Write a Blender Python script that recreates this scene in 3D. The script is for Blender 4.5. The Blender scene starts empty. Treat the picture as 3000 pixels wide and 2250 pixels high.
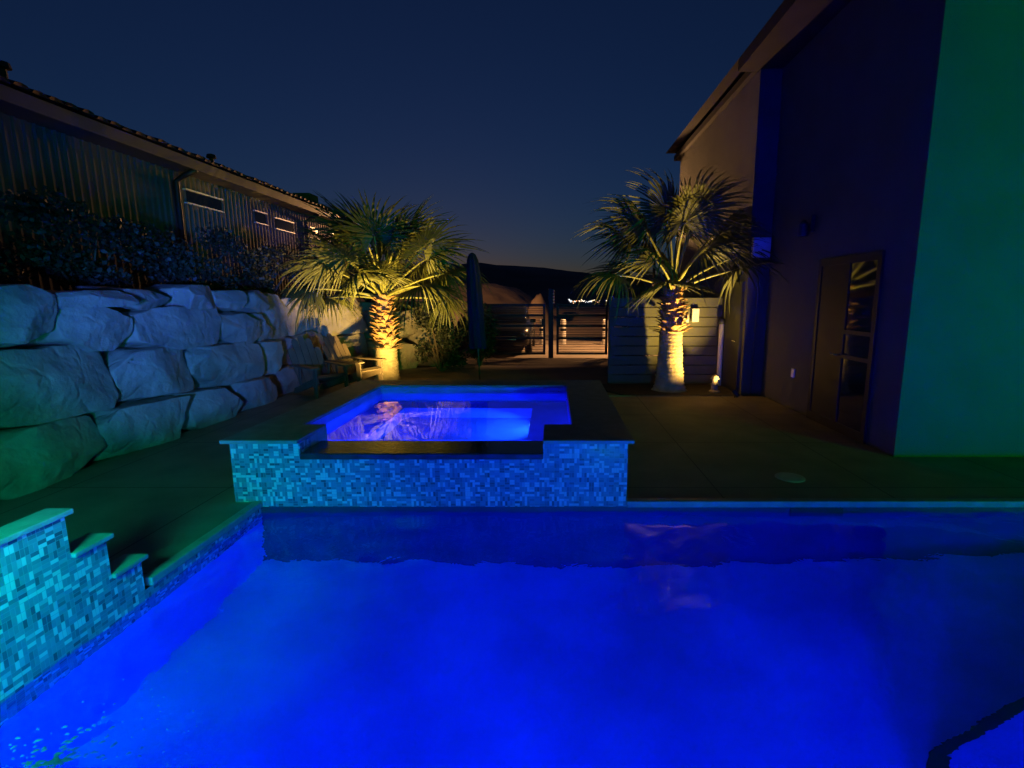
import bpy, bmesh, math, random
from mathutils import Vector, Matrix, noise
R = math.radians
random.seed(7)
S = bpy.context.scene
COL = S.collection

# ------------------------------------------------------------------ camera
cam_d = bpy.data.cameras.new("camera")
cam_d.sensor_width = 36.0
cam_d.lens = 17.9
cam_d.shift_x = -0.0402
cam_d.clip_start = 0.05
cam_d.clip_end = 3000
cam = bpy.data.objects.new("camera", cam_d)
cam.location = (0, 0, 1.75)
cam.rotation_euler = (R(90 - 9.5), 0, 0)
COL.objects.link(cam)
S.camera = cam

# ------------------------------------------------------------------ sky, moon, exposure
W = bpy.data.worlds.new("World")
S.world = W
W.use_nodes = True
nt = W.node_tree
for n in list(nt.nodes): nt.nodes.remove(n)
out = nt.nodes.new("ShaderNodeOutputWorld")
bg = nt.nodes.new("ShaderNodeBackground")
sky = nt.nodes.new("ShaderNodeTexSky")
sky.sky_type = 'NISHITA'
sky.sun_disc = False
sky.sun_elevation = R(-0.3)
sky.sun_rotation = R(-12)
sky.air_density = 1.0
sky.dust_density = 0.2
sky.ozone_density = 5.0
hsv = nt.nodes.new("ShaderNodeHueSaturation")
hsv.inputs['Saturation'].default_value = 0.97
nt.links.new(sky.outputs[0], hsv.inputs['Color'])
nt.links.new(hsv.outputs[0], bg.inputs['Color'])
bg.inputs['Strength'].default_value = 0.075
nt.links.new(bg.outputs[0], out.inputs[0])

sun_d = bpy.data.lights.new("moonlight", 'SUN')
sun_d.energy = 0.004
sun_d.angle = R(0.5)
sun_d.color = (1.0, 0.95, 0.88)
sun = bpy.data.objects.new("moonlight", sun_d)
sun.rotation_euler = (R(-90.3), 0, R(12))   # from the last glow behind the hills
COL.objects.link(sun)

S.view_settings.view_transform = 'Standard'
S.view_settings.look = 'None'
S.view_settings.exposure = 0.0
S.view_settings.gamma = 1.0
S.view_settings.use_curve_mapping = False
S.render.engine = 'CYCLES'
S.cycles.use_denoising = True
S.cycles.max_bounces = 8
S.cycles.transmission_bounces = 6
S.cycles.glossy_bounces = 4
S.cycles.diffuse_bounces = 4
S.cycles.sample_clamp_indirect = 12.0

# light powers in watts
P_POOL = 1500.0
P_SPA = 260.0
P_PALM_A = 1350.0
P_PALM_B = 900.0
P_GREEN_A = 270.0
P_GREEN_B = 1500.0
P_CYAN_FILL = 300.0
P_STREET_A = 2500.0
P_STREET_B = 1700.0
P_BANK = 2500.0
P_WALL = 1900.0
P_BLUE_FILL = 6000.0

# ------------------------------------------------------------------ helpers
class MB:
    """collects shapes into one mesh"""
    def __init__(self): self.v = []; self.f = []
    def add(self, verts, faces):
        o = len(self.v)
        self.v += [tuple(p) for p in verts]
        self.f += [tuple(i + o for i in fc) for fc in faces]
        return self
    def box(self, x0, x1, y0, y1, z0, z1, M=None):
        p = [Vector(q) for q in ((x0,y0,z0),(x1,y0,z0),(x1,y1,z0),(x0,y1,z0),(x0,y0,z1),(x1,y0,z1),(x1,y1,z1),(x0,y1,z1))]
        if M is not None: p = [M @ q for q in p]
        return self.add(p, [(0,3,2,1),(4,5,6,7),(0,1,5,4),(1,2,6,5),(2,3,7,6),(3,0,4,7)])
    def tube(self, pts, rad, n=8, cap=True):
        pts = [Vector(p) for p in pts]
        if not isinstance(rad, (list, tuple)): rad = [rad] * len(pts)
        rings = []
        up = Vector((0, 0, 1))
        for i, p in enumerate(pts):
            d = (pts[min(i + 1, len(pts) - 1)] - pts[max(i - 1, 0)]).normalized()
            a = d.cross(up)
            if a.length < 1e-3: a = d.cross(Vector((1, 0, 0)))
            a.normalize(); b = d.cross(a).normalized()
            rings.append([p + (a * math.cos(2*math.pi*k/n) + b * math.sin(2*math.pi*k/n)) * rad[i] for k in range(n)])
        vs = [q for r in rings for q in r]; fs = []
        for i in range(len(pts) - 1):
            for k in range(n):
                fs.append((i*n + k, i*n + (k+1) % n, (i+1)*n + (k+1) % n, (i+1)*n + k))
        if cap:
            fs.append(tuple(range(n - 1, -1, -1))); m = (len(pts) - 1) * n
            fs.append(tuple(m + k for k in range(n)))
        return self.add(vs, fs)
    def lathe(self, prof, n=24, c=(0, 0, 0), wob=None):
        vs = []; fs = []
        for (r, z) in prof:
            for k in range(n):
                a = 2 * math.pi * k / n
                rr = r * (wob(a, z) if wob else 1)
                vs.append((c[0] + rr * math.cos(a), c[1] + rr * math.sin(a), c[2] + z))
        for i in range(len(prof) - 1):
            for k in range(n):
                fs.append((i*n + k, i*n + (k+1) % n, (i+1)*n + (k+1) % n, (i+1)*n + k))
        fs.append(tuple(range(n - 1, -1, -1))); m = (len(prof) - 1) * n
        fs.append(tuple(m + k for k in range(n)))
        return self.add(vs, fs)
    def prism(self, poly, z0, z1):
        """poly counter-clockwise (x, y) extruded from z0 to z1"""
        n = len(poly)
        vs = [(x, y, z0) for x, y in poly] + [(x, y, z1) for x, y in poly]
        fs = [tuple(range(n - 1, -1, -1)), tuple(range(n, 2 * n))] + [(k, (k+1) % n, n + (k+1) % n, n + k) for k in range(n)]
        return self.add(vs, fs)
    def quad(self, a, b, c, d): return self.add([a, b, c, d], [(0, 1, 2, 3)])
    def build(self, name, mat, parent=None, smooth=False, bevel=0, loc=None):
        me = bpy.data.meshes.new(name)
        me.from_pydata(self.v, [], self.f)
        me.update()
        bm = bmesh.new(); bm.from_mesh(me)
        bmesh.ops.recalc_face_normals(bm, faces=bm.faces) if smooth != 'open' else None
        bm.to_mesh(me); bm.free()
        if smooth: me.polygons.foreach_set('use_smooth', [True] * len(me.polygons))
        me.materials.append(mat)
        o = bpy.data.objects.new(name, me); COL.objects.link(o)
        if parent is not None: o.parent = parent
        if loc is not None: o.location = loc
        if bevel:
            b = o.modifiers.new("bevel", 'BEVEL'); b.width = bevel; b.segments = 2; b.limit_method = 'ANGLE'
        return o

def tag(o, label, cat, group=None):
    o['label'] = label; o['category'] = cat
    if group: o['group'] = group
    return o
def thing(name, label, cat, loc=(0, 0, 0), rz=0, group=None):
    o = bpy.data.objects.new(name, None); COL.objects.link(o)
    o.location = loc; o.rotation_euler = (0, 0, rz)
    o.empty_display_size = 0.1
    return tag(o, label, cat, group)
def struct(o, kind='structure'):
    o['kind'] = kind; return o
def copy_tree(o, parent=None):
    c = o.copy(); COL.objects.link(c)
    if parent is not None: c.parent = parent
    for ch in list(o.children): copy_tree(ch, c)
    return c
def light(name, typ, loc, power, color, parent=None, aim=None, **kw):
    d = bpy.data.lights.new(name, typ); d.energy = power; d.color = color
    for k, v in kw.items(): setattr(d, k, v)
    o = bpy.data.objects.new(name, d); COL.objects.link(o); o.location = loc
    if aim is not None:
        o.rotation_euler = (Vector(aim) - Vector(loc)).to_track_quat('-Z', 'Y').to_euler()
    if parent is not None: o.parent = parent
    return o

# ------------------------------------------------------------------ materials
def mat(name, col, rough=0.7, var=0.25, scale=6.0, bump=0.0, bscale=30.0, metal=0.0, spec=0.5, col2=None, trans=0.0):
    m = bpy.data.materials.new(name); m.use_nodes = True
    t = m.node_tree; p = t.nodes['Principled BSDF']
    p.inputs['Roughness'].default_value = rough
    p.inputs['Metallic'].default_value = metal
    p.inputs['Specular IOR Level'].default_value = spec
    tc = t.nodes.new('ShaderNodeTexCoord')
    ns = t.nodes.new('ShaderNodeTexNoise'); ns.inputs['Scale'].default_value = scale; ns.inputs['Detail'].default_value = 6
    t.links.new(tc.outputs['Object'], ns.inputs['Vector'])
    rp = t.nodes.new('ShaderNodeValToRGB')
    a = tuple(max(0, c * (1 - var)) for c in col) if col2 is None else col
    b = tuple(min(1, c * (1 + var)) for c in col) if col2 is None else col2
    rp.color_ramp.elements[0].position = 0.3; rp.color_ramp.elements[0].color = (*a, 1)
    rp.color_ramp.elements[1].position = 0.7; rp.color_ramp.elements[1].color = (*b, 1)
    t.links.new(ns.outputs['Fac'], rp.inputs['Fac'])
    t.links.new(rp.outputs['Color'], p.inputs['Base Color'])
    if bump:
        n2 = t.nodes.new('ShaderNodeTexNoise'); n2.inputs['Scale'].default_value = bscale; n2.inputs['Detail'].default_value = 8
        t.links.new(tc.outputs['Object'], n2.inputs['Vector'])
        bp = t.nodes.new('ShaderNodeBump'); bp.inputs['Strength'].default_value = bump; bp.inputs['Distance'].default_value = 0.02
        t.links.new(n2.outputs['Fac'], bp.inputs['Height']); t.links.new(bp.outputs['Normal'], p.inputs['Normal'])
    return m
def add_bump(m, kind, scale, dist, strength=1.0):
    t = m.node_tree; p = t.nodes['Principled BSDF']
    tc = t.nodes.new('ShaderNodeTexCoord')
    b2 = t.nodes.new('ShaderNodeBump'); b2.inputs['Strength'].default_value = strength; b2.inputs['Distance'].default_value = dist
    if kind == 'crack':
        x = t.nodes.new('ShaderNodeTexVoronoi'); x.feature = 'DISTANCE_TO_EDGE'; x.inputs['Scale'].default_value = scale
        nz = t.nodes.new('ShaderNodeTexNoise'); nz.inputs['Scale'].default_value = 2.5
        mm = t.nodes.new('ShaderNodeMix'); mm.data_type = 'VECTOR'; mm.inputs['Factor'].default_value = 0.35
        t.links.new(tc.outputs['Object'], mm.inputs['A']); t.links.new(tc.outputs['Object'], nz.inputs['Vector']); t.links.new(nz.outputs['Color'], mm.inputs['B'])
        t.links.new(mm.outputs['Result'], x.inputs['Vector'])
        mr = t.nodes.new('ShaderNodeMapRange'); mr.inputs['From Max'].default_value = 0.05; t.links.new(x.outputs['Distance'], mr.inputs['Value']); o = mr.outputs['Result']
    else:
        x = t.nodes.new('ShaderNodeTexNoise'); x.inputs['Scale'].default_value = scale; x.inputs['Detail'].default_value = 10; x.inputs['Roughness'].default_value = 0.65
        t.links.new(tc.outputs['Object'], x.inputs['Vector']); o = x.outputs['Fac']
    t.links.new(o, b2.inputs['Height'])
    old = p.inputs['Normal'].links
    if old: t.links.new(old[0].from_socket, b2.inputs['Normal'])
    t.links.new(b2.outputs['Normal'], p.inputs['Normal'])
def add_joints(m, step, width, dark):
    """saw cut control joints in a slab"""
    t = m.node_tree; p = t.nodes['Principled BSDF']
    tc = t.nodes.new('ShaderNodeTexCoord'); br = t.nodes.new('ShaderNodeTexBrick')
    br.offset = 0.0; br.inputs['Scale'].default_value = 1.0; br.inputs['Brick Width'].default_value = step; br.inputs['Row Height'].default_value = step
    br.inputs['Mortar Size'].default_value = width; br.inputs['Mortar Smooth'].default_value = 0.0
    t.links.new(tc.outputs['Object'], br.inputs['Vector'])
    mx = t.nodes.new('ShaderNodeMix'); mx.data_type = 'RGBA'; src = p.inputs['Base Color'].links[0].from_socket
    t.links.new(br.outputs['Fac'], mx.inputs['Factor']); t.links.new(src, mx.inputs['A']); mx.inputs['B'].default_value = (*dark, 1)
    t.links.new(mx.outputs['Result'], p.inputs['Base Color'])
def emis(name, col, strength):
    m = bpy.data.materials.new(name); m.use_nodes = True
    p = m.node_tree.nodes['Principled BSDF']
    p.inputs['Base Color'].default_value = (*col, 1)
    p.inputs['Emission Color'].default_value = (*col, 1)
    p.inputs['Emission Strength'].default_value = strength
    return m
def mosaic(name, size=0.027, dark=(0.03, 0.10, 0.16), mid=(0.12, 0.30, 0.38), lightc=(0.42, 0.66, 0.72)):
    """small glass tiles: square blocks each split in two, upright or lying, each tile its own tone"""
    m = bpy.data.materials.new(name); m.use_nodes = True
    t = m.node_tree; L = t.links.new; p = t.nodes['Principled BSDF']
    def math_(op, a, b=None):
        n = t.nodes.new('ShaderNodeMath'); n.operation = op
        for i, q in enumerate((a, b)):
            if q is None: continue
            if isinstance(q, (int, float)): n.inputs[i].default_value = q
            else: L(q, n.inputs[i])
        return n.outputs[0]
    tc = t.nodes.new('ShaderNodeTexCoord'); sp = t.nodes.new('ShaderNodeSeparateXYZ')
    L(tc.outputs['Object'], sp.inputs[0])
    u = math_('DIVIDE', math_('ADD', math_('ADD', sp.outputs[0], sp.outputs[1]), 50.0), size)
    v = math_('DIVIDE', math_('ADD', sp.outputs[2], 50.0), size)
    bu = math_('FLOOR', math_('DIVIDE', u, 2.0)); bv = math_('FLOOR', math_('DIVIDE', v, 2.0))
    cx = t.nodes.new('ShaderNodeCombineXYZ'); L(bu, cx.inputs[0]); L(bv, cx.inputs[1])
    wn = t.nodes.new('ShaderNodeTexWhiteNoise'); L(cx.outputs[0], wn.inputs['Vector'])
    flag = math_('GREATER_THAN', wn.outputs['Value'], 0.5)
    inv = math_('SUBTRACT', 1.0, flag)
    cu = math_('FLOOR', u); cv = math_('FLOOR', v)
    idu = math_('ADD', math_('MULTIPLY', cu, flag), math_('MULTIPLY', math_('ADD', bu, 500.5), inv))
    idv = math_('ADD', math_('MULTIPLY', cv, inv), math_('MULTIPLY', math_('ADD', bv, 500.5), flag))
    c2 = t.nodes.new('ShaderNodeCombineXYZ'); L(idu, c2.inputs[0]); L(idv, c2.inputs[1])
    w2 = t.nodes.new('ShaderNodeTexWhiteNoise'); L(c2.outputs[0], w2.inputs['Vector'])
    rp = t.nodes.new('ShaderNodeValToRGB'); e = rp.color_ramp.elements
    e[0].position = 0.0; e[0].color = (*dark, 1)
    e[1].position = 1.0; e[1].color = (*lightc, 1)
    k = e.new(0.30); k.color = (*mid, 1)
    k = e.new(0.72); k.color = (mid[0]*1.35, mid[1]*1.3, mid[2]*1.25, 1)
    k = e.new(0.80); k.color = (*lightc, 1)
    L(w2.outputs['Value'], rp.inputs['Fac'])
    # grout lines
    fu = math_('FRACT', math_('DIVIDE', u, 2.0)); fv = math_('FRACT', math_('DIVIDE', v, 2.0))
    ff = math_('FRACT', u); fg = math_('FRACT', v)
    g1 = math_('LESS_THAN', fu, 0.05); g2 = math_('LESS_THAN', fv, 0.05)
    g3 = math_('MULTIPLY', math_('LESS_THAN', ff, 0.1), flag); g4 = math_('MULTIPLY', math_('LESS_THAN', fg, 0.1), inv)
    g = math_('MAXIMUM', math_('MAXIMUM', g1, g2), math_('MAXIMUM', g3, g4))
    mx = t.nodes.new('ShaderNodeMix'); mx.data_type = 'RGBA'
    L(g, mx.inputs['Factor']); L(rp.outputs['Color'], mx.inputs['A']); mx.inputs['B'].default_value = (0.12, 0.22, 0.26, 1)
    L(mx.outputs['Result'], p.inputs['Base Color'])
    rr = math_('ADD', math_('MULTIPLY', g, 0.5), 0.22); L(rr, p.inputs['Roughness'])
    bp = t.nodes.new('ShaderNodeBump'); bp.inputs['Strength'].default_value = 0.5; bp.inputs['Distance'].default_value = 0.004
    L(math_('SUBTRACT', math_('MULTIPLY', w2.outputs['Value'], 0.4), g), bp.inputs['Height']); L(bp.outputs['Normal'], p.inputs['Normal'])
    return m
def water_mat(name, amp, scale, rough=0.0):
    m = bpy.data.materials.new(name); m.use_nodes = True
    t = m.node_tree; p = t.nodes['Principled BSDF']
    p.inputs['Base Color'].default_value = (1, 1, 1, 1)
    p.inputs['Transmission Weight'].default_value = 1.0
    p.inputs['IOR'].default_value = 1.33
    p.inputs['Roughness'].default_value = rough
    tc = t.nodes.new('ShaderNodeTexCoord')
    n1 = t.nodes.new('ShaderNodeTexNoise'); n1.inputs['Scale'].default_value = scale; n1.inputs['Detail'].default_value = 3
    n1.inputs['Distortion'].default_value = 0.6
    t.links.new(tc.outputs['Object'], n1.inputs['Vector'])
    bp = t.nodes.new('ShaderNodeBump'); bp.inputs['Strength'].default_value = 1.0; bp.inputs['Distance'].default_value = amp
    t.links.new(n1.outputs['Fac'], bp.inputs['Height']); t.links.new(bp.outputs['Normal'], p.inputs['Normal'])
    return m

M_CONC = mat("concrete_deck", (0.155, 0.135, 0.115), 0.75, 0.22, 2.2, 0.35, 60)
M_GROUND = mat("dry_ground", (0.16, 0.13, 0.10), 0.95, 0.35, 0.8, 0.6, 9)
M_ASPH = mat("drive_paving", (0.26, 0.21, 0.165), 0.85, 0.2, 1.5, 0.3, 40)
M_SAND = mat("sandy_bank", (0.36, 0.26, 0.18), 0.95, 0.3, 0.35, 0.8, 3)
M_HILL = mat("hill_scrub", (0.17, 0.12, 0.10), 1.0, 0.4, 0.05, 0.0)
M_COPING = mat("stone_coping", (0.19, 0.20, 0.20), 0.55, 0.2, 9, 0.2, 50)
M_WETSTONE = mat("wet_dark_stone", (0.03, 0.03, 0.032), 0.12, 0.4, 7, 0.15, 25)
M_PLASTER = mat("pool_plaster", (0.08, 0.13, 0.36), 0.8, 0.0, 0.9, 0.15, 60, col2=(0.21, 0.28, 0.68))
M_MOSAIC = mosaic("glass_mosaic", 0.0215, (0.025, 0.065, 0.09), (0.085, 0.17, 0.22), (0.33, 0.46, 0.48))
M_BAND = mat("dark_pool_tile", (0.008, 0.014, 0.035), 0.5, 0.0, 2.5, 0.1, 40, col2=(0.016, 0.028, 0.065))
M_ROCK = mat("sandstone_boulder", (0.255, 0.22, 0.18), 0.92, 0.32, 2.6, 1.0, 9)
add_bump(M_ROCK, 'crack', 1.7, 0.012, 0.6); add_bump(M_ROCK, 'noise', 3.5, 0.05, 0.9)
add_joints(M_CONC, 1.52, 0.006, (0.03, 0.028, 0.025))
M_SIDING = mat("ribbed_siding", (0.12, 0.098, 0.08), 0.8, 0.12, 1.2, 0.1, 30)
M_TRIM = mat("eave_trim", (0.11, 0.09, 0.07), 0.7, 0.1, 2)
M_ROOF = mat("roof_tile", (0.085, 0.045, 0.035), 0.85, 0.35, 4, 0.5, 14)
M_DARK = mat("dark_metal", (0.018, 0.018, 0.02), 0.5, 0.2, 5)
M_PALE = mat("pale_frame", (0.75, 0.72, 0.66), 0.5, 0.05, 5)
M_PANE = mat("dark_glass", (0.01, 0.012, 0.015), 0.06, 0.1, 3, spec=0.8)
M_STUCCO = mat("stucco", (0.085, 0.087, 0.064), 0.92, 0.10, 1.4, 0.5, 90)
M_FENCE = mat("painted_boards", (0.095, 0.092, 0.06), 0.75, 0.18, 2.0, 0.25, 22)
M_SOIL = mat("bark_mulch", (0.022, 0.017, 0.013), 1.0, 0.5, 14, 1.0, 30)
M_LEAF = mat("palm_leaf", (0.098, 0.102, 0.022), 0.5, 0.35, 3.0)
M_PETIOLE = mat("palm_stalk", (0.27, 0.27, 0.07), 0.5, 0.2, 6)
M_TRUNK = mat("palm_trunk", (0.34, 0.27, 0.17), 0.9, 0.25, 7, 0.8, 24)
M_BOOT = mat("palm_boot", (0.42, 0.24, 0.11), 0.85, 0.4, 9, 0.6, 30)
M_SHRUB = mat("shrub_leaf", (0.022, 0.027, 0.015), 0.6, 0.45, 4)
M_TWIG = mat("twig", (0.10, 0.07, 0.045), 0.9, 0.3, 8)
M_WOOD = mat("weathered_wood", (0.10, 0.07, 0.048), 0.7, 0.25, 5, 0.2, 30)
M_FABRIC = mat("navy_canvas", (0.004, 0.004, 0.006), 0.9, 0.3, 8, 0.3, 60)
M_WHITE = mat("white_paint", (0.72, 0.70, 0.66), 0.5, 0.05, 5)
M_CARPAINT = mat("dark_car_paint", (0.02, 0.022, 0.028), 0.25, 0.1, 3)
M_TYRE = mat("rubber", (0.015, 0.015, 0.015), 0.85, 0.2, 10)
M_CHROME = mat("chrome", (0.6, 0.6, 0.62), 0.15, 0.05, 3, metal=1.0)
M_STONEORN = mat("pale_stone", (0.24, 0.20, 0.16), 0.8, 0.15, 9, 0.3, 40)
M_FOAM = mat("foam", (0.30, 0.34, 0.40), 0.4, 0.05, 9)
M_FASCIA = mat("dark_fascia", (0.014, 0.012, 0.012), 0.8, 0.3, 3)
M_DOOR = mat("black_door", (0.006, 0.006, 0.007), 0.6, 0.2, 4)
WATER_Z = -0.09

# ------------------------------------------------------------------ ground, pool shell, decks
POOL = (-2.55, 6.5, -1.6, 4.21)      # x0 x1 y0 y1
px0, px1, py0, py1 = POOL
g = MB()
FAR = 700
for (x0, x1, y0, y1) in ((-FAR, px0, -60, FAR), (px1, FAR, -60, FAR), (px0, -2.42, py1, 7.0), (0.21, px1, py1, 7.0), (px0, px1, 7.0, FAR), (px0, px1, -60, py0)):
    g.quad((x0, y0, -0.06), (x1, y0, -0.06), (x1, y1, -0.06), (x0, y1, -0.06))
struct(g.build("ground", M_GROUND))
d = MB()
d.box(-4.9, px0 - 0.06, py0 - 0.3, 9.2, -0.05, 0.0)
d.box(px0 - 0.06, 0.64, 7.36, 9.2, -0.05, 0.0)
d.box(0.64, 12.0, py1 + 0.07, 5.6, -0.05, 0.0)
d.box(0.64, 3.9, 5.6, 9.1, -0.05, 0.0)
d.box(px1 + 0.30, 12.0, -6, py1 + 0.07, -0.05, 0.0)
d.box(-4.9, 12, -6, py0 - 0.301, -0.05, 0.0)
struct(d.build("deck", M_CONC))
d = MB(); d.box(-4.6, 1.25, 9.2, 15.3, -0.055, -0.012)
struct(d.build("garden_path", M_GROUND))
d = MB(); d.quad((-9, 15.35, -0.045), (9, 15.35, -0.045), (9, 23.6, -0.045), (-9, 23.6, -0.045))
struct(d.build("driveway", M_ASPH))
# pool shell with far and left walls tiled, floor sloping away, and a curved bench
sh = MB()
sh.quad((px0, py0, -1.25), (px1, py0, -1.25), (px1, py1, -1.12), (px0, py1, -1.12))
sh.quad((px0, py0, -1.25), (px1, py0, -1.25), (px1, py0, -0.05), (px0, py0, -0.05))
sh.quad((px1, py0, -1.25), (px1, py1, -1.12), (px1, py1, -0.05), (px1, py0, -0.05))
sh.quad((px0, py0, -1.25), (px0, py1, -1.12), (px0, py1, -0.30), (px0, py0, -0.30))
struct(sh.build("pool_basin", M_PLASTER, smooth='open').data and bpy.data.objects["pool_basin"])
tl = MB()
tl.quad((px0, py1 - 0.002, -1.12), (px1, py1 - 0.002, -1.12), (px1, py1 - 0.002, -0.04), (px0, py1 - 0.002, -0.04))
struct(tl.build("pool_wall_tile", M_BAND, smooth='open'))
tl = MB()
tl.quad((px0 + 0.003, py0, -0.30), (px0 + 0.003, py1, -0.30), (px0 + 0.003, py1, -0.04), (px0 + 0.003, 2.98, -0.04))
tl.f[-1] = (0, 1, 2, 3)
struct(tl.build("pool_waterline_tile", M_MOSAIC, smooth='open'))
# curved underwater bench in the near right of the pool, with a dark trim along its edge
curve = [(1.30, py0), (1.36, 0.6), (1.56, 1.5), (1.80, 2.12), (2.28, 2.37), (2.72, 2.57), (3.3, 2.9), (4.0, 3.3), (4.7, 3.7), (5.2, 3.95), (5.6, 4.2)]
def smooth_curve(c, k=6):
    o = []
    for i in range(len(c) - 1):
        p0 = Vector(c[max(i-1, 0)]); p1 = Vector(c[i]); p2 = Vector(c[i+1]); p3 = Vector(c[min(i+2, len(c)-1)])
        for j in range(k):
            t = j / k
            q = 0.5 * ((2*p1) + (p2-p0)*t + (2*p0-5*p1+4*p2-p3)*t*t + (-p0+3*p1-3*p2+p3)*t**3)
            o.append((q.x, q.y))
    o.append(c[-1]); return o
cs = smooth_curve(curve)
bn = MB()
for i in range(len(cs) - 1):
    (xa, ya), (xb, yb) = cs[i], cs[i+1]
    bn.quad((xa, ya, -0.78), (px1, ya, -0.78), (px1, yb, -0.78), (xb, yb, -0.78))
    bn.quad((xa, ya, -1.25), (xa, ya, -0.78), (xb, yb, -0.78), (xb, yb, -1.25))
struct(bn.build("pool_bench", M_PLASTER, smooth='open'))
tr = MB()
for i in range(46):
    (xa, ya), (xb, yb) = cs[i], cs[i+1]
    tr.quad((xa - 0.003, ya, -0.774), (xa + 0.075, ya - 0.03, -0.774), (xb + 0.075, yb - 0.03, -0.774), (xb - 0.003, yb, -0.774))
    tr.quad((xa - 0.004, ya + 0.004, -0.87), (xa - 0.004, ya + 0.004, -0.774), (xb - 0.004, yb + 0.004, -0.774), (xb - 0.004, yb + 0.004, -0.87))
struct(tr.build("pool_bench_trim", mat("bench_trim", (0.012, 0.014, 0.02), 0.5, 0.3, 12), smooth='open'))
# coping round the pool
cp = MB()
cp.box(px0 - 0.06, px0 + 0.015, 2.97, py1, -0.045, 0.012)
cp.box(0.64, px1 + 0.30, py1 - 0.015, py1 + 0.07, -0.045, 0.012)
cp.box(px1 - 0.02, px1 + 0.30, py0, py1 - 0.015, -0.045, 0.012)
cp.box(px0 + 0.02, px1 + 0.30, py0 - 0.30, py0, -0.045, 0.012)
struct(cp.build("pool_coping", M_COPING, bevel=0.008))

# pool water: a gently rippled sheet
def ripple(x, y, a):
    return a * (noise.noise((x * 1.3, y * 1.7, 3.1)) + 0.5 * noise.noise((x * 3.1 + y, y * 3.4, 9.7)) + 0.22 * noise.noise((x * 7.3, y * 8.1 + x, 1.7)))
def water(name, x0, x1, y0, y1, z, amp, step, material, extra=None, poly=None):
    nx = int((x1 - x0) / step); ny = int((y1 - y0) / step)
    vs = []; fs = []
    for j in range(ny + 1):
        for i in range(nx + 1):
            x = x0 + (x1 - x0) * i / nx; y = y0 + (y1 - y0) * j / ny
            h = ripple(x, y, amp) + (extra(x, y) if extra else 0)
            vs.append((x, y, z + h))
    for j in range(ny):
        for i in range(nx):
            a = j * (nx + 1) + i; fs.append((a, a + 1, a + nx + 2, a + nx + 1))
    m = MB(); m.add(vs, fs)
    return struct(m.build(name, material, smooth='open'))
def splash(x, y):
    d2 = (x + 2.02) ** 2 + (y - 1.75) ** 2
    w = math.exp(-d2 / 0.35)
    return w * 0.013 * noise.noise((x * 17, y * 17, 0.3)) + w * 0.007 * noise.noise((x * 37, y * 37, 4.3))
water("pool_water", px0, px1, py0, py1, WATER_Z, 0.022, 0.04, water_mat("pool_water", 0.007, 4.5), splash)

# thin stepped tile wall on the left of the pool
st = thing("stepped_tile_wall", "thin mosaic tiled wall stepping down in three levels at the left edge of the pool", "tile wall", (px0, 2.0, 0))
tops = [(-3.0, 2.50, 0.635), (2.50, 2.71, 0.395), (2.71, 2.92, 0.155)]
w = MB()
prof_ = [(-3.0, -0.30), (2.92, -0.30), (2.92, 0.155), (2.71, 0.155), (2.71, 0.395), (2.50, 0.395), (2.50, 0.635), (-3.0, 0.635)]
n_ = len(prof_)
w.add([(0.006, y - 2.0, z) for y, z in prof_] + [(-0.10, y - 2.0, z) for y, z in prof_],
      [tuple(range(n_)), tuple(range(2 * n_ - 1, n_ - 1, -1))] + [(k, (k + 1) % n_, n_ + (k + 1) % n_, n_ + k) for k in range(n_)])
w.build("tile_face", M_MOSAIC, st)
for (ya, yb, zt) in tops:
    MB().box(-0.12, 0.028, ya - 2.0 + (0.002 if ya > 0 else 0), yb - 2.0 + 0.035, zt + 0.001, zt + 0.03).build("cap", M_COPING, st, bevel=0.006)

# ------------------------------------------------------------------ raised spa
SZ = 0.535; SW = 0.45
spa = thing("raised_spa", "raised spa clad in blue mosaic tile with spillway, at the far edge of the pool", "hot tub", (0, py1, 0))
oy = py1
def L_(y): return y - oy
fw = MB()
fw.box(-2.77, -2.17, 0.0, 0.20, -0.04, SZ)
fw.box(-2.17, -0.086, 0.0, 0.20, -0.04, SW - 0.06)
fw.box(-0.086, 0.64, 0.0, 0.20, -0.04, SZ)
fw.box(-2.77, -2.57, 0.20, L_(7.36), -0.06, SZ)
fw.box(0.44, 0.64, 0.20, L_(7.36), -0.06, SZ)
fw.box(-2.57, 0.44, L_(7.16), L_(7.36), -0.06, SZ)
fw.build("tile_wall", M_MOSAIC, spa)
# the tile goes on down into the pool
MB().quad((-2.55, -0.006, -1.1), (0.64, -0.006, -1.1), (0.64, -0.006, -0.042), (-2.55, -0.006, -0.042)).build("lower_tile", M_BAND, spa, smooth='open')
c_ = MB()
c_.box(-2.83, -2.17, -0.04, L_(4.74), SZ, SZ + 0.032)
c_.box(-0.086, 0.69, -0.04, L_(4.74), SZ, SZ + 0.032)
c_.box(-2.83, -2.39, L_(4.74), L_(7.42), SZ, SZ + 0.032)
c_.box(0.18, 0.69, L_(4.74), L_(7.42), SZ, SZ + 0.032)
c_.box(-2.39, 0.18, L_(6.96), L_(7.42), SZ, SZ + 0.032)
c_.build("coping", mat("spa_coping", (0.15, 0.16, 0.16), 0.6, 0.2, 9, 0.2, 50), spa, bevel=0.006)
MB().box(-2.17, -0.086, -0.02, L_(4.60), SW - 0.06, SW - 0.004).build("spillway", M_WETSTONE, spa, bevel=0.01)
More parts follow.
